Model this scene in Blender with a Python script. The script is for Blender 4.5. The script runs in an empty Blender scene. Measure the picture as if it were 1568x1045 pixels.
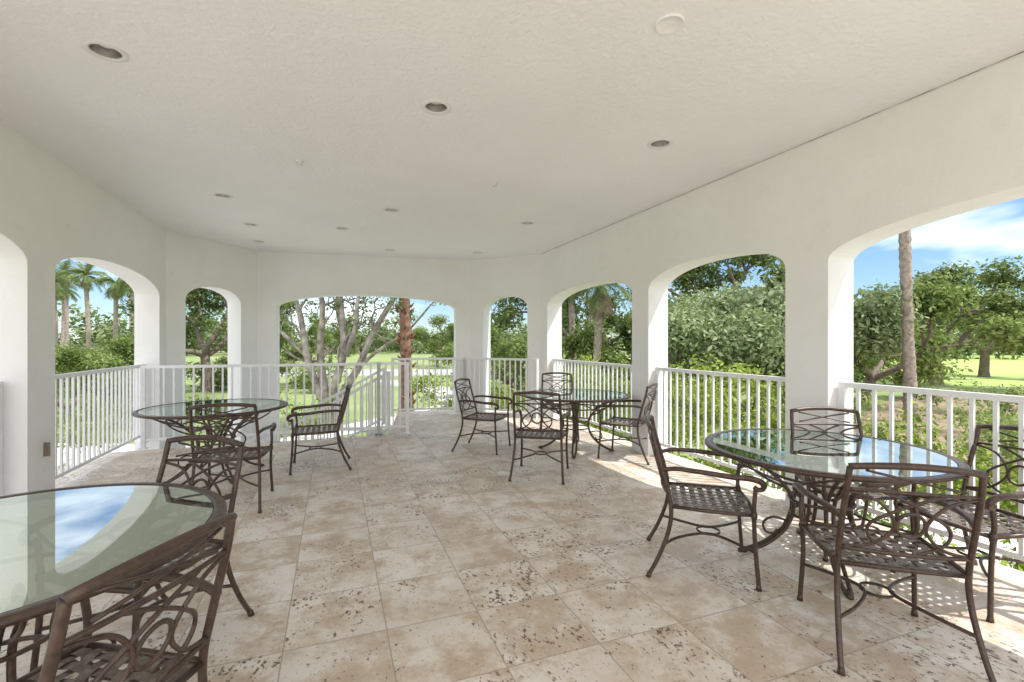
import bpy, math, random, bmesh
import numpy as np
from mathutils import Vector, Matrix
random.seed(7); np.random.seed(7)
scene=bpy.context.scene
COL=scene.collection
TH=math.radians(20.7)
NX,NY=math.cos(TH),math.sin(TH)      # room normal axis (towards right wall)
UX,UY=-math.sin(TH),math.cos(TH)     # room long axis
CEIL=3.12; GZ=-1.3

# ---------------- materials ----------------
def newmat(name):
    m=bpy.data.materials.new(name); m.use_nodes=True
    nt=m.node_tree; return m,nt,nt.nodes['Principled BSDF']
def nd(nt,t,**k):
    n=nt.nodes.new(t)
    for a,b in k.items(): setattr(n,a,b)
    return n
def L(nt,a,b): nt.links.new(a,b)
def objco(nt): return nt.nodes.new('ShaderNodeTexCoord').outputs['Object']
def noise(nt,vec,scale,detail=3,rough=.55):
    n=nd(nt,'ShaderNodeTexNoise'); n.inputs['Scale'].default_value=scale
    n.inputs['Detail'].default_value=min(detail,4); n.inputs['Roughness'].default_value=rough
    L(nt,vec,n.inputs['Vector']); return n.outputs['Fac']
def ramp(nt,fac,stops):
    r=nd(nt,'ShaderNodeValToRGB'); e=r.color_ramp.elements
    while len(e)<len(stops): e.new(.5)
    for i,(p,c) in enumerate(stops):
        e[i].position=p; e[i].color=(*c,1) if len(c)==3 else c
    L(nt,fac,r.inputs['Fac']); return r.outputs['Color']
def g(v): return (v,v,v)
def mathn(nt,op,a,b=None,c=None):
    n=nd(nt,'ShaderNodeMath',operation=op)
    for i,x in enumerate((a,b,c)):
        if x is None: continue
        if isinstance(x,(int,float)): n.inputs[i].default_value=x
        else: L(nt,x,n.inputs[i])
    return n.outputs[0]
def mix(nt,fac,a,b,mode='MIX'):
    n=nd(nt,'ShaderNodeMix',data_type='RGBA',blend_type=mode)
    for s,x in ((0,fac),(6,a),(7,b)):
        if isinstance(x,(int,float)): n.inputs[s].default_value=x
        elif isinstance(x,tuple): n.inputs[s].default_value=(*x,1)
        else: L(nt,x,n.inputs[s])
    return n.outputs[2]
def bump(nt,h,strength,dist,bs):
    b=nd(nt,'ShaderNodeBump'); b.inputs['Strength'].default_value=strength; b.inputs['Distance'].default_value=dist
    L(nt,h,b.inputs['Height']); L(nt,b.outputs[0],bs.inputs['Normal'])

def m_stucco(name,c1,c2,sc,bs_,dist,stain=0):
    m,nt,p=newmat(name); co=objco(nt)
    n1=noise(nt,co,1.1,4,.65)
    col=ramp(nt,n1,[(.3,c1),(.7,c2)])
    if stain:
        col=mix(nt,ramp(nt,noise(nt,co,4.5,4,.75),[(.56,g(0)),(.78,g(stain))]),col,(.66,.63,.585))
    L(nt,col,p.inputs['Base Color']); p.inputs['Roughness'].default_value=.85
    p.inputs['Specular IOR Level'].default_value=.25
    bump(nt,noise(nt,co,sc,3,.6),bs_,dist,p); return m
M_WALL=m_stucco('wall_stucco',(.865,.855,.84),(.92,.912,.90),34,.35,.009,.22)
M_CEIL=m_stucco('ceiling_plaster',(.90,.897,.895),(.94,.937,.935),28,.75,.014)
def m_simple(name,c,r=.5,metal=0,var=.0,sc=8):
    m,nt,p=newmat(name)
    if var>0:
        co=objco(nt); col=ramp(nt,noise(nt,co,sc,2,.6),[(.3,tuple(x*(1-var) for x in c)),(.7,tuple(min(1,x*(1+var)) for x in c))])
        L(nt,col,p.inputs['Base Color'])
    else: p.inputs['Base Color'].default_value=(*c,1)
    p.inputs['Roughness'].default_value=r; p.inputs['Metallic'].default_value=metal
    return m
M_RAIL=m_simple('rail_white_paint',(.84,.84,.84),.4,0,.03,20)
M_METAL=m_simple('bronze_painted_aluminium',(.08,.05,.036),.32,.2,.35,35)
M_STRAP=m_simple('woven_bronze_strap',(.17,.135,.11),.4,.1,.3,45)
M_TRIM=m_simple('light_trim',(.8,.8,.79),.4,0,.04)
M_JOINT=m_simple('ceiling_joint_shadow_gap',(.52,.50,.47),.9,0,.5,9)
M_CHROME=m_simple('reflector_aluminium',(.55,.54,.52),.3,.9,.1)
M_BULB=m_simple('lamp_glass',(.75,.74,.7),.15,0,.05)
M_BRASS=m_simple('bronze_outlet_cover',(.28,.23,.17),.4,.5,.1)
M_CONC=m_simple('concrete',(.60,.585,.56),.85,0,.1,1.5)
M_ASPH=m_simple('asphalt_pale',(.34,.34,.33),.9,0,.15,2)
M_BARK=m_simple('bark_brown',(.17,.135,.105),.9,0,.4,7)
M_BARKP=m_simple('bark_pale',(.30,.26,.225),.85,0,.6,3.5)
M_PALMB=m_simple('palm_bark',(.32,.26,.215),.9,0,.4,9)
M_PALMR=m_simple('palm_bark_red',(.22,.12,.08),.9,0,.45,9)

def m_leaf(name,ca,cb,cc,tr=.35):
    m,nt,p=newmat(name)
    geo=nd(nt,'ShaderNodeNewGeometry')
    rnd=geo.outputs['Random Per Island']
    co=nd(nt,'ShaderNodeTexCoord').outputs['Object']
    n=noise(nt,co,.6,0)
    f=mathn(nt,'ADD',mathn(nt,'MULTIPLY',rnd,.5),mathn(nt,'MULTIPLY',n,.6))
    col=ramp(nt,f,[(.25,ca),(.55,cb),(.85,cc)])
    df=nd(nt,'ShaderNodeBsdfDiffuse'); L(nt,col,df.inputs['Color'])
    t=nd(nt,'ShaderNodeBsdfTranslucent'); L(nt,mix(nt,.45,col,(.26,.34,.07)),t.inputs['Color'])
    ms=nd(nt,'ShaderNodeMixShader'); ms.inputs[0].default_value=tr
    L(nt,df.outputs[0],ms.inputs[1]); L(nt,t.outputs[0],ms.inputs[2])
    nt.nodes.remove(p)
    L(nt,ms.outputs[0],nt.nodes['Material Output'].inputs['Surface'])
    return m
M_LEAF=m_leaf('leaves_mid',(.065,.10,.03),(.18,.245,.08),(.36,.43,.17),.38)
M_LEAFD=m_leaf('leaves_dark',(.045,.07,.03),(.14,.19,.07),(.30,.355,.155),.38)
M_LEAFL=m_leaf('leaves_greygreen',(.12,.16,.085),(.27,.33,.18),(.46,.52,.32))
M_HEDGE=m_leaf('leaves_hedge',(.08,.13,.02),(.24,.32,.06),(.50,.57,.15),.4)
M_FAR=m_leaf('leaves_far',(.07,.10,.05),(.15,.195,.09),(.27,.32,.16),.25)
M_FROND=m_leaf('palm_frond',(.09,.12,.05),(.17,.22,.09),(.3,.34,.17))
M_DEAD=m_leaf('palm_dead_frond',(.20,.15,.10),(.32,.25,.17),(.44,.36,.25),.2)

def m_floor():
    m,nt,p=newmat('travertine_tiles'); co=objco(nt)
    vr=nd(nt,'ShaderNodeVectorRotate',rotation_type='Z_AXIS'); vr.inputs['Angle'].default_value=-TH
    L(nt,co,vr.inputs['Vector'])
    sp=nd(nt,'ShaderNodeSeparateXYZ'); L(nt,vr.outputs[0],sp.inputs[0])
    T=.472
    a=mathn(nt,'DIVIDE',mathn(nt,'SUBTRACT',sp.outputs[0],.25),T)
    b=mathn(nt,'DIVIDE',mathn(nt,'SUBTRACT',sp.outputs[1],2.44),T)
    fa,fb=mathn(nt,'FLOOR',a),mathn(nt,'FLOOR',b)
    ra,rb=mathn(nt,'FRACT',a),mathn(nt,'FRACT',b)
    ea=mathn(nt,'SUBTRACT',.5,mathn(nt,'ABSOLUTE',mathn(nt,'SUBTRACT',ra,.5)))
    eb=mathn(nt,'SUBTRACT',.5,mathn(nt,'ABSOLUTE',mathn(nt,'SUBTRACT',rb,.5)))
    e=mathn(nt,'MINIMUM',ea,eb)
    fine=noise(nt,co,45,2)
    e=mathn(nt,'ADD',e,mathn(nt,'MULTIPLY',mathn(nt,'SUBTRACT',fine,.5),.01))
    grout=mathn(nt,'LESS_THAN',e,.0072)
    cb=nd(nt,'ShaderNodeCombineXYZ'); L(nt,fa,cb.inputs[0]); L(nt,fb,cb.inputs[1])
    wn=nd(nt,'ShaderNodeTexWhiteNoise',noise_dimensions='3D'); L(nt,cb.outputs[0],wn.inputs['Vector'])
    sc=nd(nt,'ShaderNodeVectorMath',operation='SCALE'); sc.inputs['Scale'].default_value=9.
    L(nt,wn.outputs['Color'],sc.inputs[0])
    ad=nd(nt,'ShaderNodeVectorMath',operation='ADD'); L(nt,vr.outputs[0],ad.inputs[0]); L(nt,sc.outputs[0],ad.inputs[1])
    v=ad.outputs[0]
    rnd=nd(nt,'ShaderNodeSeparateXYZ'); L(nt,wn.outputs['Color'],rnd.inputs[0])
    base=ramp(nt,wn.outputs['Value'],[(0,(.62,.52,.41)),(.22,(.77,.69,.585)),(.5,(.84,.785,.70)),(.75,(.72,.625,.515)),(1,(.80,.735,.645))])
    cloud=noise(nt,v,4.2,4,.72)
    base=mix(nt,ramp(nt,cloud,[(.37,g(.9)),(.53,g(0))]),base,(.53,.405,.29))
    base=mix(nt,ramp(nt,cloud,[(.50,g(0)),(.64,g(.75))]),base,(.88,.85,.80))
    wide=noise(nt,co,.9,3,.6)
    base=mix(nt,ramp(nt,wide,[(.38,g(.45)),(.6,g(0))]),base,(.51,.40,.285))
    mp=nd(nt,'ShaderNodeMapping'); mp.inputs['Scale'].default_value=(1.5,1.,1.); mp.inputs['Rotation'].default_value=(0,0,.5); L(nt,v,mp.inputs[0])
    pn=noise(nt,mp.outputs[0],30,4,.66)
    dens=noise(nt,v,3.6,2,.6)
    thr=mathn(nt,'SUBTRACT',.82,mathn(nt,'ADD',mathn(nt,'MULTIPLY',dens,.30),mathn(nt,'MULTIPLY',rnd.outputs[1],.09)))
    d=mathn(nt,'SUBTRACT',pn,thr)
    pits=ramp(nt,d,[(.0,g(0)),(.018,g(.92))])
    halo=ramp(nt,mathn(nt,'ADD',d,.045),[(0,g(0)),(.06,g(.4))])
    col=mix(nt,halo,base,(.50,.37,.25))
    col=mix(nt,pits,col,(.12,.075,.05))
    sn=ramp(nt,fine,[(.64,g(0)),(.68,g(.55))])
    col=mix(nt,sn,col,(.36,.26,.18))
    col=mix(nt,mathn(nt,'MULTIPLY',grout,.8),col,(.38,.31,.24))
    L(nt,col,p.inputs['Base Color'])
    rr=mathn(nt,'ADD',.26,mathn(nt,'MULTIPLY',cloud,.3))
    L(nt,rr,p.inputs['Roughness'])
    return m
M_FLOOR=m_floor()

def m_glass():
    m,nt,p=newmat('table_glass'); nt.nodes.remove(p)
    tr=nd(nt,'ShaderNodeBsdfTransparent'); tr.inputs[0].default_value=(.90,.955,.93,1)
    gl=nd(nt,'ShaderNodeBsdfGlossy'); gl.inputs['Color'].default_value=(.74,.82,.79,1); gl.inputs['Roughness'].default_value=.01
    lw=nd(nt,'ShaderNodeFresnel'); lw.inputs['IOR'].default_value=1.42
    ms=nd(nt,'ShaderNodeMixShader')
    L(nt,mathn(nt,'MULTIPLY',lw.outputs[0],.85),ms.inputs[0]); L(nt,tr.outputs[0],ms.inputs[1]); L(nt,gl.outputs[0],ms.inputs[2])
    L(nt,ms.outputs[0],nt.nodes['Material Output'].inputs['Surface']); return m
M_GLASS=m_glass()
M_GEDGE=m_simple('glass_edge_green',(.25,.42,.38),.1,0,.1)

def m_ground():
    m,nt,p=newmat('grass_ground'); co=objco(nt)
    c=ramp(nt,noise(nt,co,.35,4,.65),[(.3,(.12,.18,.05)),(.5,(.19,.26,.08)),(.7,(.28,.32,.13))])
    c=mix(nt,ramp(nt,noise(nt,co,8,4,.7),[(.4,g(0)),(.7,g(.5))]),c,(.31,.31,.17))
    L(nt,c,p.inputs['Base Color']); p.inputs['Roughness'].default_value=.95
    return m
M_GROUND=m_ground()
M_GOLF=m_simple('golf_fairway_grass',(.34,.46,.12),.9,0,.15,.4)
def m_mulch():
    m,nt,p=newmat('dry_mulch'); co=objco(nt)
    c=ramp(nt,noise(nt,co,1.1,4,.7),[(.35,(.20,.145,.095)),(.55,(.34,.26,.18)),(.72,(.22,.26,.10))])
    c=mix(nt,ramp(nt,noise(nt,co,14,3,.7),[(.45,g(0)),(.65,g(.6))]),c,(.14,.10,.065))
    L(nt,c,p.inputs['Base Color']); p.inputs['Roughness'].default_value=.95; return m
M_MULCH=m_mulch()

# ---------------- mesh builder ----------------
class MB:
    def __init__(s): s.v=[]; s.f=[]; s.m=[]; s.mi=0; s.sm=[]
    def add(s,vs,fs,smooth=False):
        o=len(s.v); s.v+= [tuple(x) for x in vs]
        for f in fs: s.f.append(tuple(i+o for i in f)); s.m.append(s.mi); s.sm.append(smooth)
    def beam(s,p,q,w,h,up=(0,0,1)):
        p,q=Vector(p),Vector(q); d=(q-p).normalized(); up=Vector(up)
        if abs(d.dot(up))>.98: up=Vector((NX,NY,0))
        x=d.cross(up).normalized(); z=x.cross(d).normalized()
        vs=[]
        for c in (p,q):
            for a,b in ((-1,-1),(1,-1),(1,1),(-1,1)): vs.append(c+x*a*w/2+z*b*h/2)
        s.add(vs,[(0,1,2,3),(7,6,5,4),(0,4,5,1),(1,5,6,2),(2,6,7,3),(3,7,4,0)])
    def tube(s,pts,r,sides=8,closed=False,flat=1.0):
        pts=[Vector(p) for p in pts]; n=len(pts)
        if isinstance(r,(int,float)): r=[r]*n
        vs=[];fs=[]; prev=None
        for i,p in enumerate(pts):
            if closed: t=pts[(i+1)%n]-pts[i-1]
            else: t=pts[min(i+1,n-1)]-pts[max(i-1,0)]
            t.normalize()
            if prev is None:
                a=Vector((0,0,1)) if abs(t.z)<.9 else Vector((1,0,0))
                x=t.cross(a).normalized()
            else:
                x=prev-t*prev.dot(t)
                x=x.normalized() if x.length>1e-6 else t.orthogonal().normalized()
            prev=x; y=t.cross(x)
            for k in range(sides):
                an=2*math.pi*k/sides
                vs.append(p+x*math.cos(an)*r[i]+y*math.sin(an)*r[i]*flat)
        m=n if closed else n-1
        for i in range(m):
            j=(i+1)%n
            for k in range(sides):
                k2=(k+1)%sides
                fs.append((i*sides+k,i*sides+k2,j*sides+k2,j*sides+k))
        if not closed:
            fs.append(tuple(range(sides))[::-1]); fs.append(tuple((n-1)*sides+k for k in range(sides)))
        s.add(vs,fs,True)
    def lathe(s,prof,cx=0,cy=0,seg=32,smooth=True):
        vs=[];fs=[]
        for r,z in prof:
            for k in range(seg):
                a=2*math.pi*k/seg; vs.append((cx+r*math.cos(a),cy+r*math.sin(a),z))
        for i in range(len(prof)-1):
            for k in range(seg):
                k2=(k+1)%seg; fs.append((i*seg+k,i*seg+k2,(i+1)*seg+k2,(i+1)*seg+k))
        s.add(vs,fs,smooth)
    def mesh(s,name,mats):
        me=bpy.data.meshes.new(name); me.from_pydata(s.v,[],s.f)
        for m in mats: me.materials.append(m)
        me.polygons.foreach_set('material_index',s.m); me.polygons.foreach_set('use_smooth',s.sm)
        me.update(); return me
    def obj(s,name,mats,parent=None): return link(name,s.mesh(name,mats),parent)
def link(name,me,parent=None,loc=(0,0,0),rot=0,scale=(1,1,1)):
    o=bpy.data.objects.new(name,me); COL.objects.link(o); o.location=loc; o.rotation_euler=(0,0,rot); o.scale=scale
    if parent: o.parent=parent
    return o
def cr(pts,n=6,closed=False):
    P=[Vector(p) for p in pts]; out=[]; N=len(P)
    rng=range(N) if closed else range(N-1)
    for i in rng:
        if closed: p0,p1,p2,p3=P[i-1],P[i],P[(i+1)%N],P[(i+2)%N]
        else: p0,p1,p2,p3=P[max(i-1,0)],P[i],P[i+1],P[min(i+2,N-1)]
        for k in range(n):
            t=k/n
            out.append(.5*((2*p1)+(p2-p0)*t+(2*p0-5*p1+4*p2-p3)*t*t+(3*p1-p0-3*p2+p3)*t**3))
    if not closed: out.append(P[-1])
    return out
def lerp(a,b,t): return a+(b-a)*t

# ---------------- building ----------------
WT=.30; SPR=2.10; APX=2.35
ZB=GZ-.1
nL,nR=-2.38,3.72
TE=-.8            # depth where the roofed part ends behind the viewpoint
def onL(t): return ((nL-NY*t)/NX,t)
def onR(t): return ((nR-NY*t)/NX,t)
A=(-5.22,7.12);B=(-4.73,8.77);C=(-.86,9.76);D=(.57,9.03)
poly=[onL(TE),A,B,C,D,onR(TE)]
def outerpts(poly,w):
    out=[]
    for i,p in enumerate(poly):
        p=Vector(p)
        ns=[]
        for a,b in ((i-1,i),(i,i+1)):
            if a<0 or b>=len(poly): continue
            d=(Vector(poly[b])-Vector(poly[a])).normalized(); ns.append(Vector((-d.y,d.x)))
        if len(ns)==1: out.append(p+ns[0]*w)
        else:
            m=(ns[0]+ns[1]).normalized(); out.append(p+m*w/m.dot(ns[0]))
    return out
outp=outerpts(poly,WT)
walls=bpy.data.objects.new('stucco_pavilion_building',None); COL.objects.link(walls)
def wall(i,openings,name):
    P,Q=Vector(poly[i]),Vector(poly[i+1]); d=(Q-P); Ln=d.length; dn=d.normalized(); nrm=Vector((-dn.y,dn.x))
    mb=MB()
    def ip(s): return P+dn*s
    def op(s):
        if s<=1e-6: return outp[i]
        if s>=Ln-1e-6: return outp[i+1]
        return P+dn*s+nrm*WT
    TOP=CEIL+.04
    segs=[]; cur=0.
    for a,b in openings:
        segs.append((cur,a,None)); segs.append((a,b,1)); cur=b
    segs.append((cur,Ln,None))
    for a,b,o in segs:
        if o is None:
            if b-a<1e-4: continue
            c=[ip(a),op(a),op(b),ip(b)]
            vs=[(p.x,p.y,z) for z in (ZB,TOP) for p in c]
            mb.add(vs,[(0,1,5,4),(1,2,6,5),(2,3,7,6),(3,0,4,7),(4,5,6,7)])
        else:
            K=28; w=b-a; rise=APX-SPR
            vs=[];fs=[]
            for k in range(K+1):
                x=-math.cos(math.pi*k/K)
                zz=SPR+rise*math.sqrt(max(0,1-abs(x)**2.1))
                s_=a+w*(x+1)/2
                pi_,po=ip(s_),op(s_)
                vs+=[(pi_.x,pi_.y,zz),(po.x,po.y,zz),(po.x,po.y,TOP),(pi_.x,pi_.y,TOP)]
            for k in range(K):
                o0=4*k;o1=4*k+4
                fs+=[(o0,o1,o1+1,o0+1),(o0+1,o1+1,o1+2,o0+2),(o0+3,o1+3,o1,o0)]
            mb.add(vs,fs)
    return mb.obj(name,[M_WALL],walls)
LL_=(Vector(poly[1])-Vector(poly[0])).length
def sL(t): return (t-TE)/(7.12-TE)*LL_
LR=(Vector(poly[5])-Vector(poly[4])).length
def sR(t): return (9.03-t)/(9.03-TE)*LR
wall(0,[(sL(-.5),sL(1.1)),(sL(1.5),sL(3.91)),(sL(4.30),sL(6.86))],'left_wall')
l=(Vector(B)-Vector(A)).length; wall(1,[(l*.183,l*.787)],'left_angled_wall')
l=(Vector(C)-Vector(B)).length; wall(2,[(l*.079,l*.924)],'end_wall')
l=(Vector(D)-Vector(C)).length; wall(3,[(l*.19,l*.81)],'right_angled_wall')
wall(4,[(sR(8.80),sR(6.30)),(sR(5.97),sR(4.16)),(sR(3.80),sR(1.2)),(sR(.85),sR(-.5))],'right_wall')
# hairline joint where the right wall meets the ceiling
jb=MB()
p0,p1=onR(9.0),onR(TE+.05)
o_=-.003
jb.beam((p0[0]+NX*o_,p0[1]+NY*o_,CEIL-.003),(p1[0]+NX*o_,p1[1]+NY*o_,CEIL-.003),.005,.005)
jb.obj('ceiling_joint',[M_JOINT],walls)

lights=[(-2.34,2.72),(-.54,3.37),(1.25,3.99),(-3.32,5.42),(-1.54,6.01),(.22,6.68),(-2.51,6.99),(-2.24,8.64),(-.65,8.89),(-3.74,6.75),(-4.24,7.9),(2.1,.6),(.4,.2)]
mb=MB()
op=outerpts(poly,WT+.02)
n=len(op); vs=[(p.x,p.y,z) for z in (CEIL,CEIL+.35) for p in op]
mb.add(vs,[tuple(range(n)),tuple(range(n,2*n))[::-1]]+[(i,i+n,(i+1)%n+n,(i+1)%n) for i in range(n)])
me=mb.mesh('ceiling',[M_CEIL]); bm=bmesh.new(); bm.from_mesh(me); bmesh.ops.recalc_face_normals(bm,faces=bm.faces); bm.to_mesh(me); bm.free()
ceil=link('ceiling',me,walls)
cm=MB()
for x,y in lights:
    seg=28
    vs=[(x+.075*math.cos(2*math.pi*k/seg),y+.075*math.sin(2*math.pi*k/seg),z) for z in (CEIL-.05,CEIL+.16) for k in range(seg)]
    cm.add(vs,[tuple(range(seg))[::-1],tuple(range(seg,2*seg))]+[(k,(k+1)%seg,(k+1)%seg+seg,k+seg) for k in range(seg)])
cutme=cm.mesh('cut',[M_CEIL]); cut=link('cut',cutme)
md=ceil.modifiers.new('b','BOOLEAN'); md.object=cut; md.operation='DIFFERENCE'; md.solver='EXACT'
dg=bpy.context.evaluated_depsgraph_get(); em=bpy.data.meshes.new_from_object(ceil.evaluated_get(dg))
ceil.modifiers.clear(); ceil.data=em; bpy.data.objects.remove(cut)
lm=MB()
lm.mi=0; lm.lathe([(.073,.10),(.074,-.002),(.078,-.008),(.104,-.006),(.106,.001)],seg=36)
lm.mi=1; lm.lathe([(.072,.0),(.062,.06),(.05,.11),(.0,.115)],seg=36)
lm.mi=2; lm.lathe([(.047,.095),(.047,.05),(.04,.035),(.02,.03),(.0,.029)],seg=24)
lme=lm.mesh('recessed_ceiling_light',[M_TRIM,M_CHROME,M_BULB])
for x,y in lights: link('recessed_ceiling_light',lme,None,(x,y,CEIL))
sm_=MB(); sm_.lathe([(.074,.0),(.074,-.010),(.070,-.013),(.066,-.008),(.02,-.007),(0,-.007)],seg=36)
sme=sm_.mesh('ceiling_cover_plate',[M_CEIL]); link('ceiling_cover_plate',sme,None,(.826,2.48,CEIL))
sp_=MB(); sp_.lathe([(.035,0),(.033,-.008),(.012,-.01),(.012,-.03),(.028,-.032),(.0,-.036)],seg=20)
spm=sp_.mesh('fire_sprinkler',[M_TRIM])
for x,y in ((-1.97,4.38),(-.187,5.0)): link('fire_sprinkler',spm,None,(x,y,CEIL))
x,y=onL(4.13); ob=MB(); c=Vector((x,y,.5))+Vector((NX,NY,0))*.008
ob.beam(c-Vector((0,0,.06)),c+Vector((0,0,.06)),.02,.08); c2=c+Vector((NX,NY,0))*.012
ob.beam(c2-Vector((0,0,.035)),c2+Vector((0,0,.035)),.012,.04)
ob.obj('electrical_outlet_cover',[M_BRASS])

# floor (with stair well cut out)
RE=(-1.64,7.40)
RS=(-4.78,6.33)
fo=outerpts(poly,WT+.03)
S0=(-1.9,7.32)
floorpoly=[(-9,-14),(-9,-1.4),tuple(fo[0]),(-5.22,6.15),(-4.86,6.30),S0,(-2.35,9.68),tuple(fo[3]),tuple(fo[4]),tuple(fo[5]),(10,-1.4),(10,-14)]  # includes an unseen open terrace behind the camera, added to bounce sun onto the ceiling
mb=MB(); n=len(floorpoly)
mb.add([(x,y,0) for x,y in floorpoly],[tuple(range(n))[::-1]])
mb.mi=1
mb.add([(x,y,z) for z in (-.002,ZB) for x,y in floorpoly],[(i,(i+1)%n,(i+1)%n+n,i+n) for i in range(n)])
fl=mb.obj('travertine_floor',[M_FLOOR,M_WALL])

# ---------------- railings ----------------
def railing(p,q,posts=(True,True),name='white_railing',z0=0.,z1=0.,H=1.1,bot=.12,sp=.115):
    p,q=Vector((*p,z0)),Vector((*q,z1)); Z=Vector((0,0,1)); mb=MB()
    Ln=(q-p).length
    mb.beam(p+Z*H,q+Z*H,.045,.04); mb.beam(p+Z*bot,q+Z*bot,.03,.035)
    nb=max(2,int(round(Ln/sp)))
    for i in range(1,nb):
        c=p.lerp(q,i/nb); mb.beam(c+Z*(bot+.0175),c+Z*(H-.02),.022,.022)
    for f,c in ((posts[0],p),(posts[1],q)):
        if f:
            mb.beam(c+Z*.0,c+Z*(H+.021),.05,.05); mb.beam(c+Z*.001,c+Z*.012,.1,.1)
    return mb.obj(name,[M_RAIL])
def inw(fn,t,w):
    x,y=fn(t); s=1 if fn is onR else -1
    return (x+s*NX*w,y+s*NY*w)
railing(inw(onR,8.76,.12),inw(onR,6.36,.12),bot=.16)
railing(inw(onR,5.93,.12),inw(onR,4.2,.12),bot=.16)
railing(inw(onR,3.76,.12),inw(onR,1.24,.12),bot=.16)
railing(inw(onL,3.87,.16),inw(onL,1.55,.16))
railing(inw(onL,4.34,.16),inw(onL,6.8,.16))
railing((-4.95,6.34),(-2.05,7.26))
railing((-2.05,7.26),RE)
railing((-2.30,9.1),(-.95,9.46)); railing((-.95,9.46),(.47,8.80))
st=MB()
d=(Vector(RS)-Vector(S0)).normalized(); nn=Vector((d.y,-d.x))
if nn.y<0: nn=-nn
W=1.25; ns=8
for k in range(ns):
    a=Vector(S0)+d*(.28*k)+nn*.06; b=a+d*.30; z=-.165*(k+1)
    vs=[(p.x,p.y,zz) for zz in (z-.165,z) for p in (a,b,b+nn*W,a+nn*W)]
    st.add(vs,[(0,1,2,3),(4,5,6,7),(0,1,5,4),(1,2,6,5),(2,3,7,6),(3,0,4,7)])
st.obj('concrete_stairs',[M_CONC])
for off in (.14,1.25):
    a=Vector(S0)+nn*off; b=a+d*2.4
    railing(tuple(a),tuple(b),z0=-.05,z1=-1.35,name='stair_handrail',H=1.0)

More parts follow.
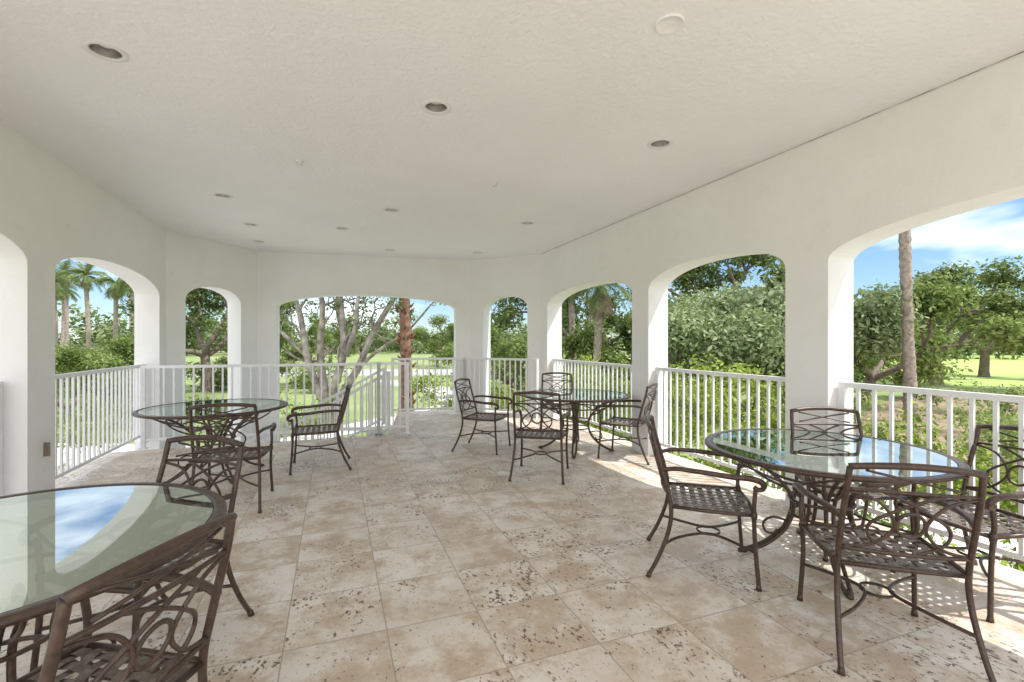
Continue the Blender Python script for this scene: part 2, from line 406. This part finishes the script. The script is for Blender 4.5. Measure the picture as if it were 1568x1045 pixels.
# ---------------- chair ----------------
def build_chair():
    mb=MB()
    mb.mi=0
    for s in (-1,1):
        pts=cr([(s*.235,-.345,.90),(s*.24,-.325,.80),(s*.245,-.275,.62),(s*.245,-.235,.44),(s*.25,-.245,.30),(s*.262,-.30,.14),(s*.275,-.365,.012)],6)
        mb.tube(pts,[lerp(.0135,.0125,i/len(pts)) for i in range(len(pts))],8)
        mb.tube([(s*.2735,-.36,.03),(s*.276,-.368,.0)],[.013,.017],8)
        pts=cr([(s*.262,.235,.60),(s*.268,.225,.50),(s*.262,.225,.42),(s*.258,.232,.25),(s*.268,.25,.012)],6)
        mb.tube(pts,[.0125]*len(pts),8)
        mb.tube([(s*.267,.248,.035),(s*.268,.25,.0)],[.012,.017],8)
        mb.tube([(s*.262,.226,.405),(s*.262,.225,.43),(s*.262,.225,.455)],[.014,.02,.014],8)
        pts=cr([(s*.243,-.292,.655),(s*.265,-.2,.672),(s*.29,-.05,.668),(s*.295,.1,.655),(s*.29,.20,.652),(s*.285,.262,.632),(s*.278,.272,.598),(s*.27,.245,.585),(s*.266,.225,.60)],6)
        n=len(pts)
        mb.tube(pts,[lerp(.013,.018,min(1,i/(n*.5))) if i<n*.7 else .0135 for i in range(n)],8)
        mb.tube([(s*.245,-.235,.435),(s*.262,0,.43),(s*.262,.225,.43)],.012,8)
        pts=cr([(s*.258,.235,.21),(s*.17,.16,.215),(s*.075,.05,.22),(s*.065,-.04,.22),(s*.15,-.18,.215),(s*.256,-.28,.2)],6)
        mb.tube(pts,.0085,6)
    ring=[(.068*math.cos(a),.005+.068*math.sin(a),.22) for a in [2*math.pi*k/20 for k in range(20)]]
    mb.tube(ring,.007,6,True)
    mb.tube([(-.262,.225,.43),(0,.245,.425),(.262,.225,.43)],.012,8)
    mb.tube([(-.245,-.235,.435),(0,-.245,.435),(.245,-.235,.435)],.012,8)
    def bp(x,z):
        y=np.interp(z,[.44,.62,.80,.90,.95],[-.235,-.275,-.325,-.345,-.352])-.03*(1-x*x)
        return (x*.24,y,z)
    xs=[i/8-1 for i in range(17)]
    mb.tube([bp(x,.902+.022*(1-x*x)) for x in xs],.015,8)
    mb.tube([bp(x,.80+.006*(1-x*x)) for x in xs],.008,6)
    mb.tube([bp(x,.515) for x in xs],.010,8)
    for s in (-1,1):
        mb.tube([bp(s*x,lerp(.81,.905,(x+1)/2)) for x in xs[2:-2]],.006,6)
    def oval(cx,cz,rx,rz,r=.0075):
        mb.tube([bp(cx+rx*math.cos(a),cz+rz*math.sin(a)) for a in [2*math.pi*k/28 for k in range(28)]],r,6,True)
    oval(0,.655,.22,.055)
    for s in (-1,1):
        mb.tube(cr([bp(s*.97,.79),bp(s*.55,.76),bp(s*.27,.68),bp(s*.27,.62),bp(s*.55,.55),bp(s*.97,.52)],5),.0072,6)
        mb.tube(cr([bp(-s*.45,.80),bp(-s*.1,.765),bp(s*.35,.70),bp(s*.62,.64),bp(s*.55,.57),bp(s*.12,.515)],5),.0072,6)
    mb.mi=1
    def sp(x,y):
        return .432-.018*math.cos(min(1,abs(x)/.26)*math.pi/2)*math.cos(min(1,abs(y)/.24)*math.pi/2)
    nx,ny=9,8
    X=[lerp(-.225,.225,i/(nx-1)) for i in range(nx)]; Y=[lerp(-.2,.205,i/(ny-1)) for i in range(ny)]
    w=.0178; am=.0045
    for i,x in enumerate(X):
        ys=[-.24]+[y for j in range(ny) for y in ((Y[j],) if j==ny-1 else (Y[j],(Y[j]+Y[j+1])/2))]+[.24]
        vs=[]
        for k,y in enumerate(ys):
            zo=0 if k in(0,len(ys)-1) or (k-1)%2 else am*(1 if (i+(k-1)//2)%2 else -1)
            for sg in (-1,1): vs.append((x+sg*w,y,sp(x,y)+zo))
        mb.add(vs,[(2*k,2*k+1,2*k+3,2*k+2) for k in range(len(ys)-1)])
    for j,y in enumerate(Y):
        xs2=[-.262]+[x for i in range(nx) for x in ((X[i],) if i==nx-1 else (X[i],(X[i]+X[i+1])/2))]+[.262]
        vs=[]
        for k,x in enumerate(xs2):
            zo=0 if k in(0,len(xs2)-1) or (k-1)%2 else am*(-1 if (j+(k-1)//2)%2 else 1)
            for sg in (-1,1): vs.append((x,y+sg*w,sp(x,y)+zo))
        mb.add(vs,[(2*k,2*k+1,2*k+3,2*k+2) for k in range(len(xs2)-1)])
    return mb.mesh('patio_armchair',[M_METAL,M_STRAP])
CH=build_chair()
chairs=[(-1.73,2.2,-.22,-.97),(-1.25,1.29,-.975,.16),
 (1.27,3.07,.96,-.28),(1.80,2.33,.28,.96),(2.37,3.32,-.15,-.99),(2.68,2.74,-.97,-.14),
 (-2.5,4.25,-.3,.95),(-2.26,5.45,-.94,-.35),(-.35,6.35,.93,-.3),(.32,5.18,.2,.97),(.72,7.4,-.05,-1),(1.42,5.95,-.85,.5)]
for x,y,fx,fy in chairs: link('patio_armchair',CH,None,(x,y,0),math.atan2(-fx,fy))

# ---------------- table ----------------
def build_table():
    mb=MB(); mb.mi=0; Rr=.71
    mb.lathe([(Rr-.05,.728),(Rr-.05,.738),(Rr-.045,.743),(Rr-.012,.744),(Rr,.738),(Rr,.722),(Rr-.01,.716),(Rr-.045,.716),(Rr-.05,.722),(Rr-.05,.728)],seg=72)
    mb.lathe([(Rr-.075,.722),(Rr-.08,.730),(Rr-.085,.722),(Rr-.08,.714),(Rr-.075,.722)],seg=72)
    for k in range(4):
        a=math.pi/4+k*math.pi/2; ca,sa=math.cos(a),math.sin(a)
        def P(r,z,o=0): return (r*ca-o*sa,r*sa+o*ca,z)
        for o in (-.02,.02):
            pts=cr([P(.63,.712,o*1.5),P(.50,.69,o*1.4),P(.34,.60,o*1.2),P(.20,.46,o),P(.165,.34,o),P(.21,.20,o),P(.33,.08,o*1.2),P(.46,.015,o*.7)],6)
            mb.tube(pts,.0125,8)
        mb.tube([P(.445,.02,0),P(.475,.012,0),P(.50,.008,0)],[.02,.022,.012],8)
        pts=cr([P(.20,.46),P(.33,.52),P(.43,.60),P(.44,.67),P(.38,.70),P(.33,.66),P(.36,.62)],6)
        mb.tube(pts,.009,6)
        pts=cr([P(.19,.24),P(.28,.26),P(.34,.22),P(.33,.16),P(.28,.15),P(.26,.18)],6)
        mb.tube(pts,.008,6)
        b=a+math.pi/2
        mm=a+math.pi/4
        mb.tube(cr([(.58*ca,.58*sa,.705),(.52*math.cos(a+.35),.52*math.sin(a+.35),.64),(.36*math.cos(mm),.36*math.sin(mm),.56),(.52*math.cos(b-.35),.52*math.sin(b-.35),.64),(.58*math.cos(b),.58*math.sin(b),.705)],6),.008,6)
    for r,z in ((.185,.40),(.175,.30),(.30,.57)):
        mb.tube([(r*math.cos(t),r*math.sin(t),z) for t in [2*math.pi*i/32 for i in range(32)]],.009,6,True)
    frame=mb.mesh('frame',[M_METAL])
    gb=MB(); r=Rr-.052
    gb.lathe([(0,.741),(r,.741)],seg=72,smooth=False)
    gb.mi=1; gb.lathe([(r,.740),(r,.733),(r-.006,.732)],seg=72)
    return frame,gb.mesh('glass_top',[M_GLASS,M_GEDGE])
TF,TG=build_table()
for x,y,rz in ((-1.83,1.66,.2),(2.04,3.12,.5),(-3.2,5.1,.1),(.85,6.3,.6)):
    e=bpy.data.objects.new('round_glass_patio_table',None); COL.objects.link(e); e.location=(x,y,0); e.rotation_euler=(0,0,rz)
    link('table_frame',TF,e); link('glass_top',TG,e)

# ---------------- vegetation ----------------
rng=np.random.default_rng(3)
def leafmesh(name,centers,radii,per,size,mat,squash=.75,aspect=.45):
    C_=np.repeat(np.array(centers,float),per,axis=0); Rd=np.repeat(np.array(radii,float),per)
    N=len(C_)
    d=rng.normal(size=(N,3)); d/=np.linalg.norm(d,axis=1)[:,None]
    rr=rng.random(N)**.55*(1+.25*(rng.random(N)**4))
    P=C_+d*(Rd*rr)[:,None]*np.array([1,1,squash])
    nrm=rng.normal(size=(N,3))*.75+d*.8+np.array([.3,-.3,.6]); nrm/=np.linalg.norm(nrm,axis=1)[:,None]
    t=np.cross(nrm,rng.normal(size=(N,3))); t/=np.linalg.norm(t,axis=1)[:,None]
    b=np.cross(nrm,t)
    s=(size*(.55+.8*rng.random(N)))[:,None]
    V=np.stack([P-t*s,P-b*s*aspect,P+t*s,P+b*s*aspect],axis=1).reshape(-1,3)
    me=bpy.data.meshes.new(name); me.vertices.add(4*N); me.vertices.foreach_set('co',V.ravel())
    me.loops.add(4*N); me.loops.foreach_set('vertex_index',np.arange(4*N,dtype=np.int32))
    me.polygons.add(N); me.polygons.foreach_set('loop_start',np.arange(0,4*N,4,dtype=np.int32))
    me.materials.append(mat); me.update(calc_edges=True); return me
def grow(mb,p,d,ln,r,depth,tips,rs,spread=.6,up=.15,kids=3,wob=.18,shrink=.72):
    p=Vector(p); d=Vector(d).normalized(); pts=[p.copy()]; n=5; dd=d.copy()
    for i in range(n):
        dd=(dd+Vector((rs.gauss(0,wob),rs.gauss(0,wob),rs.gauss(0,wob)+up*.3))).normalized()
        pts.append(pts[-1]+dd*ln/n)
    r1=r*.62
    mb.tube(cr(pts,2),[lerp(r,r1,i/(2*n)) for i in range(2*n+1)],8 if depth>2 else 5)
    if depth<=1:
        tips.append(tuple(pts[-1])); tips.append(tuple(pts[3])); 
        return
    k=kids if depth>1 else 2; ph=rs.random()*6.28
    for i in range(k):
        ax=dd.orthogonal().normalized(); ax.rotate(Matrix.Rotation(ph+i*6.283/k+rs.gauss(0,.3),3,dd))
        nd_=(dd+ax*spread*rs.uniform(.7,1.3)+Vector((0,0,up))).normalized()
        grow(mb,pts[-1]-dd*.02,nd_,ln*shrink*rs.uniform(.8,1.2),r1*.85,depth-1,tips,rs,spread,up,kids,wob,shrink)
    if depth>=3: tips.append(tuple(pts[-1]))
def tree_kind2(seed,trunk,ln,r,levels,spread,up,kids,per,size,clr,leafmat,bark):
    rs=random.Random(seed); mb=MB(); tips=[]
    pts=[Vector((0,0,-.1))]; dd=Vector((0,0,1))
    for i in range(4):
        dd=(dd+Vector((rs.gauss(0,.07),rs.gauss(0,.07),0))).normalized(); pts.append(pts[-1]+dd*(trunk+.1)/4)
    mb.tube([pts[0]-Vector((0,0,.05))]+pts,[r*1.5,r*1.25,r,r*.93,r*.88,r*.85],10)
    ph=rs.random()*6
    for i in range(kids+1):
        a=ph+i*6.283/(kids+1); v=Vector((math.cos(a)*spread*1.2,math.sin(a)*spread*1.2,.75))
        grow(mb,pts[-1]-Vector((0,0,.05)),v,ln*rs.uniform(.8,1.2),r*.6,levels,tips,rs,spread,up,kids)
    return mb.mesh('trunk_and_limbs',[bark]), leafmesh('crown',tips,[clr*rs.uniform(.55,1.2) for _ in tips],per,size,leafmat)
K_OAK=tree_kind2(11,2.1,2.2,.28,3,.8,.03,3,230,.12,.95,M_LEAFD,M_BARK)
K_OAKL=tree_kind2(31,2.0,2.2,.28,3,.75,.06,3,240,.12,.95,M_LEAF,M_BARK)
K_MID=tree_kind2(5,1.0,1.7,.2,3,.6,.12,3,220,.10,.85,M_LEAF,M_BARK)
K_GREY=tree_kind2(23,.6,1.5,.16,3,.65,.12,3,280,.08,.85,M_LEAFL,M_BARK)
def put_tree(name,kind,x,y,s=1,rot=0,sz=None,z=GZ):
    e=bpy.data.objects.new(name,None); COL.objects.link(e); e.location=(x,y,z); e.rotation_euler=(0,0,rot); e.scale=(s,s,sz or s)
    link('trunk',kind[0],e); link('crown',kind[1],e)
put_tree('oak_tree',K_OAK,26.5,29.5,1.25,.4,1.0)
put_tree('oak_tree',K_OAKL,36,36,1.15,2.4,1.0)
put_tree('broadleaf_tree',K_MID,22,33,1.35,4.0)
put_tree('oak_tree',K_OAK,12.5,30,1.3,1.1)
put_tree('oak_tree',K_OAK,3.8,27,1.05,2.9)
put_tree('broadleaf_tree',K_MID,15.6,21,1.15,1.3)
put_tree('olive_tree',K_GREY,9.6,18.5,1.4,.3)
put_tree('olive_tree',K_GREY,7.0,17,1.15,2.1)
put_tree('broadleaf_tree',K_MID,4.9,21.5,.95,3)
put_tree('broadleaf_tree',K_MID,.1,22,.78,5)
put_tree('broadleaf_tree',K_MID,-14.5,15.5,.60,.7)
put_tree('broadleaf_tree',K_MID,-17.5,19.5,.66,2.7)
put_tree('olive_tree',K_GREY,-22,22,.75,1.7)
put_tree('oak_tree',K_OAK,-16.5,25.5,.95,1.9)
put_tree('broadleaf_tree',K_MID,-14.5,28,.65,4.7)
put_tree('oak_tree',K_OAKL,-8,50,.75,5.2)
put_tree('oak_tree',K_OAKL,-20,52,.75,3.2)
put_tree('broadleaf_tree',K_MID,-1.8,36,.72,.2)

# multi-stem tree with pale bare limbs
rs=random.Random(4); mb=MB(); tips=[]
mb.tube([(0,0,-.1),(0,0,.2),(.02,0,.5)],[.42,.30,.25],12)
limbs=[([(0,0,.3),(-.4,.1,1.2),(-.8,0,2.3),(-1.15,.2,3.7),(-1.6,.3,5.0)],.15),
 ([(0,0,.35),(-.18,.1,1.3),(-.5,.2,2.5),(-.38,.1,3.9),(-.6,.2,5.2)],.14),
 ([(.05,0,.35),(.25,-.1,1.2),(.5,-.1,2.4),(.32,.1,3.6),(.15,.1,5.1)],.15),
 ([(.05,.05,.35),(.35,.1,1.2),(.8,.2,2.0),(1.25,.3,3.0),(1.9,.4,4.2),(2.3,.6,5.2)],.14),
 ([(.75,.2,1.95),(1.5,.0,2.45),(2.4,-.1,3.0),(3.1,-.2,3.8)],.06),
 ([(-.75,.05,2.2),(-1.3,-.1,2.8),(-2.0,-.1,3.5),(-2.6,0,4.3)],.065),
 ([(.45,-.1,2.3),(.85,-.2,3.2),(.95,-.2,4.1),(1.2,-.1,5.1)],.085),
 ([(0,.1,.4),(.0,.4,1.4),(.1,.7,2.6),(-.1,.8,4.0),(.2,.9,5.2)],.11)]
for pts,r in limbs:
    q=cr([Vector(p)+Vector((rs.gauss(0,.06),rs.gauss(0,.05),0)) for p in pts],6); n=len(q)
    mb.tube(q,[lerp(r,r*.42,i/(n-1))*(1+rs.uniform(-.08,.08)) for i in range(n)],10)
    grow(mb,q[-1],(q[-1]-q[-3]),.9,r*.4,3,tips,rs,.5,.1,2,.15,.8)
    for f in (.45,.6,.75,.88):
        b=q[int(f*(n-1))]; dd=Vector((rs.uniform(-1,1),rs.uniform(-.6,.8),rs.uniform(.4,1)))
        grow(mb,b,dd,.75,r*.3,2,tips,rs,.5,.1,2,.2,.8)
e=bpy.data.objects.new('multi_trunk_tree',None); COL.objects.link(e); e.location=(-5.6,14.6,GZ)
mb.obj('trunk_and_limbs',[M_BARKP],e)
hi=[t for t in tips if t[2]>3.2 and t[1]>-3.2]
link('crown',leafmesh('crown',hi,[.4]*len(hi),26,.055,M_LEAFD),e)

def palm(x,y,h,r,dead=0,bark=M_PALMB,seed=1,fl_=2.2,boots=False):
    rs=random.Random(seed); e=bpy.data.objects.new('palm_tree',None); COL.objects.link(e); e.location=(x,y,GZ)
    mb=MB(); n=int(h*7); pts=[];rad=[]
    for i in range(n+1):
        t=i/n; pts.append((.15*math.sin(t*2+seed),.1*math.sin(t*3),h*t-.1*(t==0))); rad.append(r*(1.25-.3*min(1,t*4))*(1+(.10 if i%2 else -.03)+rs.uniform(-.04,.04)))
    mb.tube(pts,rad,12)
    if boots:
        for i in range(120):
            a=rs.random()*6.28; z=rs.uniform(.5,h); c=Vector((r*math.cos(a),r*math.sin(a),z))+Vector(pts[min(n,int(z/h*n))]); c.z=z
            mb.tube([c,c+Vector((.12*math.cos(a),.12*math.sin(a),.13))],[.05,.015],5)
    mb.obj('trunk',[bark],e)
    f=MB(); top=Vector(pts[-1])
    for i in range(34+dead):
        isd=i>=34; f.mi=1 if isd else 0
        a=i*2.4+rs.random()*.4; el=rs.uniform(-.5,1.4) if not isd else rs.uniform(-1.4,-1.0)
        d=Vector((math.cos(a)*math.cos(el),math.sin(a)*math.cos(el),math.sin(el))); p=top.copy(); sp_=[p.copy()]
        LL=fl_*rs.uniform(.75,1.1)*(.7 if isd else 1)
        for k in range(9):
            d=(d+Vector((0,0,-.15 if not isd else -.1))).normalized(); p=p+d*LL/9; sp_.append(p.copy())
        f.tube(sp_,[.016-.0014*k for k in range(10)],3)
        side=d.cross(Vector((0,0,1)))
        side=side.normalized() if side.length>.05 else Vector((1,0,0))
        for k in range(1,9):
            for q in (0,.25,.5,.75):
                c=sp_[k].lerp(sp_[k+1],q); dirv=(sp_[k+1]-sp_[k]).normalized()
                ll=.5*math.sin(math.pi*(k+q)/10.5)*fl_/2.2+.1
                for s in (-1,1):
                    tip=c+side*s*ll*rs.uniform(.6,.95)+dirv*ll*.6+Vector((0,0,-rs.uniform(.2,.7)*ll))
                    f.add([c-dirv*.022,c+dirv*.022,tip],[(0,1,2)])
    f.obj('fronds',[M_FROND,M_DEAD],e)
palm(13.4,16,10.5,.17,4,seed=2)
palm(-3.1,14,8,.17,6,M_PALMR,seed=3,boots=True)
palm(3.6,19.5,5.2,.16,30,seed=5,fl_=1.7)
palm(3.0,23,6.4,.15,26,seed=15,fl_=1.8)
for i,(x,y,h) in enumerate([(-35,36,7.1),(-31.5,35,7.6),(-33,41,8.4),(-28.5,34,6.9),(-40,42,7.4),(-26.5,33,7.2),(-37,39,8.3)]): palm(x,y,h,.14,6,seed=20+i,fl_=1.45)

def shrub_mass(name,pts,rad,per,size,mat):
    cs=[];rds=[]
    for (x,y,w,h,n) in pts:
        for _ in range(n):
            cs.append((x+rng.uniform(-w,w),y+rng.uniform(-w,w),GZ+rng.uniform(.2,h))); rds.append(rad*rng.uniform(.7,1.3))
    link(name,leafmesh(name,cs,rds,per,size,mat))
P1=[]
for t in np.arange(3.9,12,.7):
    x,y=onR(t); o=2.05+rng.uniform(-.2,.3)
    P1.append((x+NX*o,y+NY*o,.55,2.1+rng.uniform(-.4,.3),11))
for t in np.arange(2.5,3.9,.7):
    x,y=onR(t); o=1.9+rng.uniform(-.2,.3)
    P1.append((x+NX*o,y+NY*o,.5,1.6+rng.uniform(-.3,.4),8))
for t in (.4,1.5):
    x,y=onR(t); P1.append((x+NX*1.8,y+NY*1.8,.5,.8,5))
shrub_mass('hedge',P1,.36,230,.038,M_HEDGE)
P2=[(x,12.6+.12*x,.5,2.0,9) for x in np.arange(-2.2,4.5,.8)]
shrub_mass('hedge',P2,.38,200,.042,M_HEDGE)
P2=[(x,13.2+rng.uniform(-.5,.5),.5,1.1,5) for x in np.arange(-12,-5.5,.9)]
shrub_mass('shrub_bed',P2,.35,130,.05,M_LEAF)
P2=[(x,8.5+rng.uniform(-.8,.8)+(-x-8)*.5,.6,1.2,6) for x in np.arange(-14,-8,.9)]
shrub_mass('shrub_bed',P2,.38,130,.05,M_LEAF)
P2=[(x,26+rng.uniform(-2,2),1.0,1.6,7) for x in list(np.arange(-24,-8,2.0))+list(np.arange(0,22,2.0))]
shrub_mass('shrub_bed',P2,.7,130,.10,M_LEAF)
P2=[(x,y,.7,h,7) for x,y,h in ((9,9,1.3),(8,11,1.3),(12.5,11,1.0),(15,12,.7),(8.4,7.8,1.2),(18,17.5,.9),(13,14,1.3),(20,15,.5))]
shrub_mass('shrub_bed',P2,.5,170,.055,M_LEAF)
cs=[];rds=[]
for i in range(520):
    a=rng.uniform(-1.3,1.25); Dd=rng.uniform(100,140)
    hh=rng.uniform(2,7.5)*(1 if rng.random()<.8 else 1.5)
    cs.append((Dd*math.sin(a),Dd*math.cos(a),GZ+rng.uniform(.5,hh))); rds.append(rng.uniform(2.0,4.2))
link('distant_treeline',leafmesh('distant_treeline',cs,rds,130,.5,M_FAR))

# ---------------- ground ----------------
mb=MB(); N_=48
mb.add([(0,0,GZ)]+[(900*math.cos(2*math.pi*k/N_),900*math.sin(2*math.pi*k/N_),GZ) for k in range(N_)],[(0,1+k,1+(k+1)%N_) for k in range(N_)])
mb.obj('ground',[M_GROUND])
def sheet(name,pts,mat,z):
    m_=MB(); m_.add([(x,y,GZ+z) for x,y in pts],[tuple(range(len(pts)))]); m_.obj(name,[mat])
sheet('golf_fairway',[(14,38),(30,28),(60,26),(130,50),(120,92),(40,90),(10,70)],M_GOLF,.004)
sheet('mulch_bed',[(6.5,3),(18,3),(40,18),(34,24),(20,24),(12,17),(7,11)],M_MULCH,.004)
sheet('driveway',[(-60,33),(-2,38),(0,46),(-60,46)],M_ASPH,.004)
sheet('concrete_path',[(-7.5,11.2),(-6.6,10.8),(-1.2,20),(-2.2,26),(-8,33),(-10,33),(-4.2,25),(-3.0,20.5)],M_CONC,.012)
sheet('concrete_courtyard',[(-4.5,-3),(-16,-3),(-20,6),(-17,13),(-9,12.5),(-2.5,11.2),(-4,8.5)],M_CONC,.008)
sheet('added_bounce_paving',[(4.2,-3),(9.5,-3),(8.5,3),(5.8,10.2),(1.6,11.6),(2.6,9)],M_CONC,.008)  # pale paving added to reflect sunlight into the room

# ---------------- sky, sun ----------------
w=bpy.data.worlds.new('World'); scene.world=w; w.use_nodes=True; nt=w.node_tree
sx,sy=.96,-.279; EL=math.radians(60); rot=math.atan2(sx,sy)
sk=nd(nt,'ShaderNodeTexSky',sky_type='NISHITA'); sk.sun_disc=False; sk.sun_elevation=EL; sk.sun_rotation=rot; sk.air_density=1.0; sk.dust_density=.2; sk.ozone_density=2.5
bg=nt.nodes['Background']; bg.inputs['Strength'].default_value=.15
tc=nt.nodes.new('ShaderNodeTexCoord')
mp=nd(nt,'ShaderNodeMapping'); mp.inputs['Scale'].default_value=(1.3,1.3,3.8); L(nt,tc.outputs['Generated'],mp.inputs[0])
sz=nd(nt,'ShaderNodeSeparateXYZ'); L(nt,tc.outputs['Generated'],sz.inputs[0])
cover=mathn(nt,'MAXIMUM',mathn(nt,'SUBTRACT',mathn(nt,'MULTIPLY',sz.outputs[2],.40),.06),mathn(nt,'MULTIPLY',sz.outputs[1],-.32))  # extra cloud overhead and behind the camera, added to brighten the interior
nz=mathn(nt,'ADD',noise(nt,mp.outputs[0],2.3,4,.6),cover)
cf=ramp(nt,nz,[(.50,g(0)),(.78,g(.95))])
blue=mix(nt,1.,sk.outputs[0],(.82,.95,1.12),'MULTIPLY')
cl=mix(nt,cf,blue,(14,14.1,14.3))
L(nt,cl,bg.inputs['Color'])
sl=bpy.data.lights.new('sun','SUN'); sl.energy=5.0; sl.angle=math.radians(.5); sl.color=(1,.965,.92)
so=bpy.data.objects.new('sun',sl); COL.objects.link(so)
sd=Vector((sx*math.cos(EL),sy*math.cos(EL),math.sin(EL))); so.rotation_euler=sd.to_track_quat('Z','Y').to_euler()

cam=bpy.data.cameras.new('camera'); cam.lens=16.6; cam.sensor_width=36; cam.clip_end=2500; cam.clip_start=.05
co_=bpy.data.objects.new('camera',cam); COL.objects.link(co_); co_.location=(0,0,1.45); co_.rotation_euler=(math.radians(90),0,0)
scene.camera=co_
scene.view_settings.view_transform='Standard'; scene.view_settings.look='None'; scene.view_settings.exposure=0
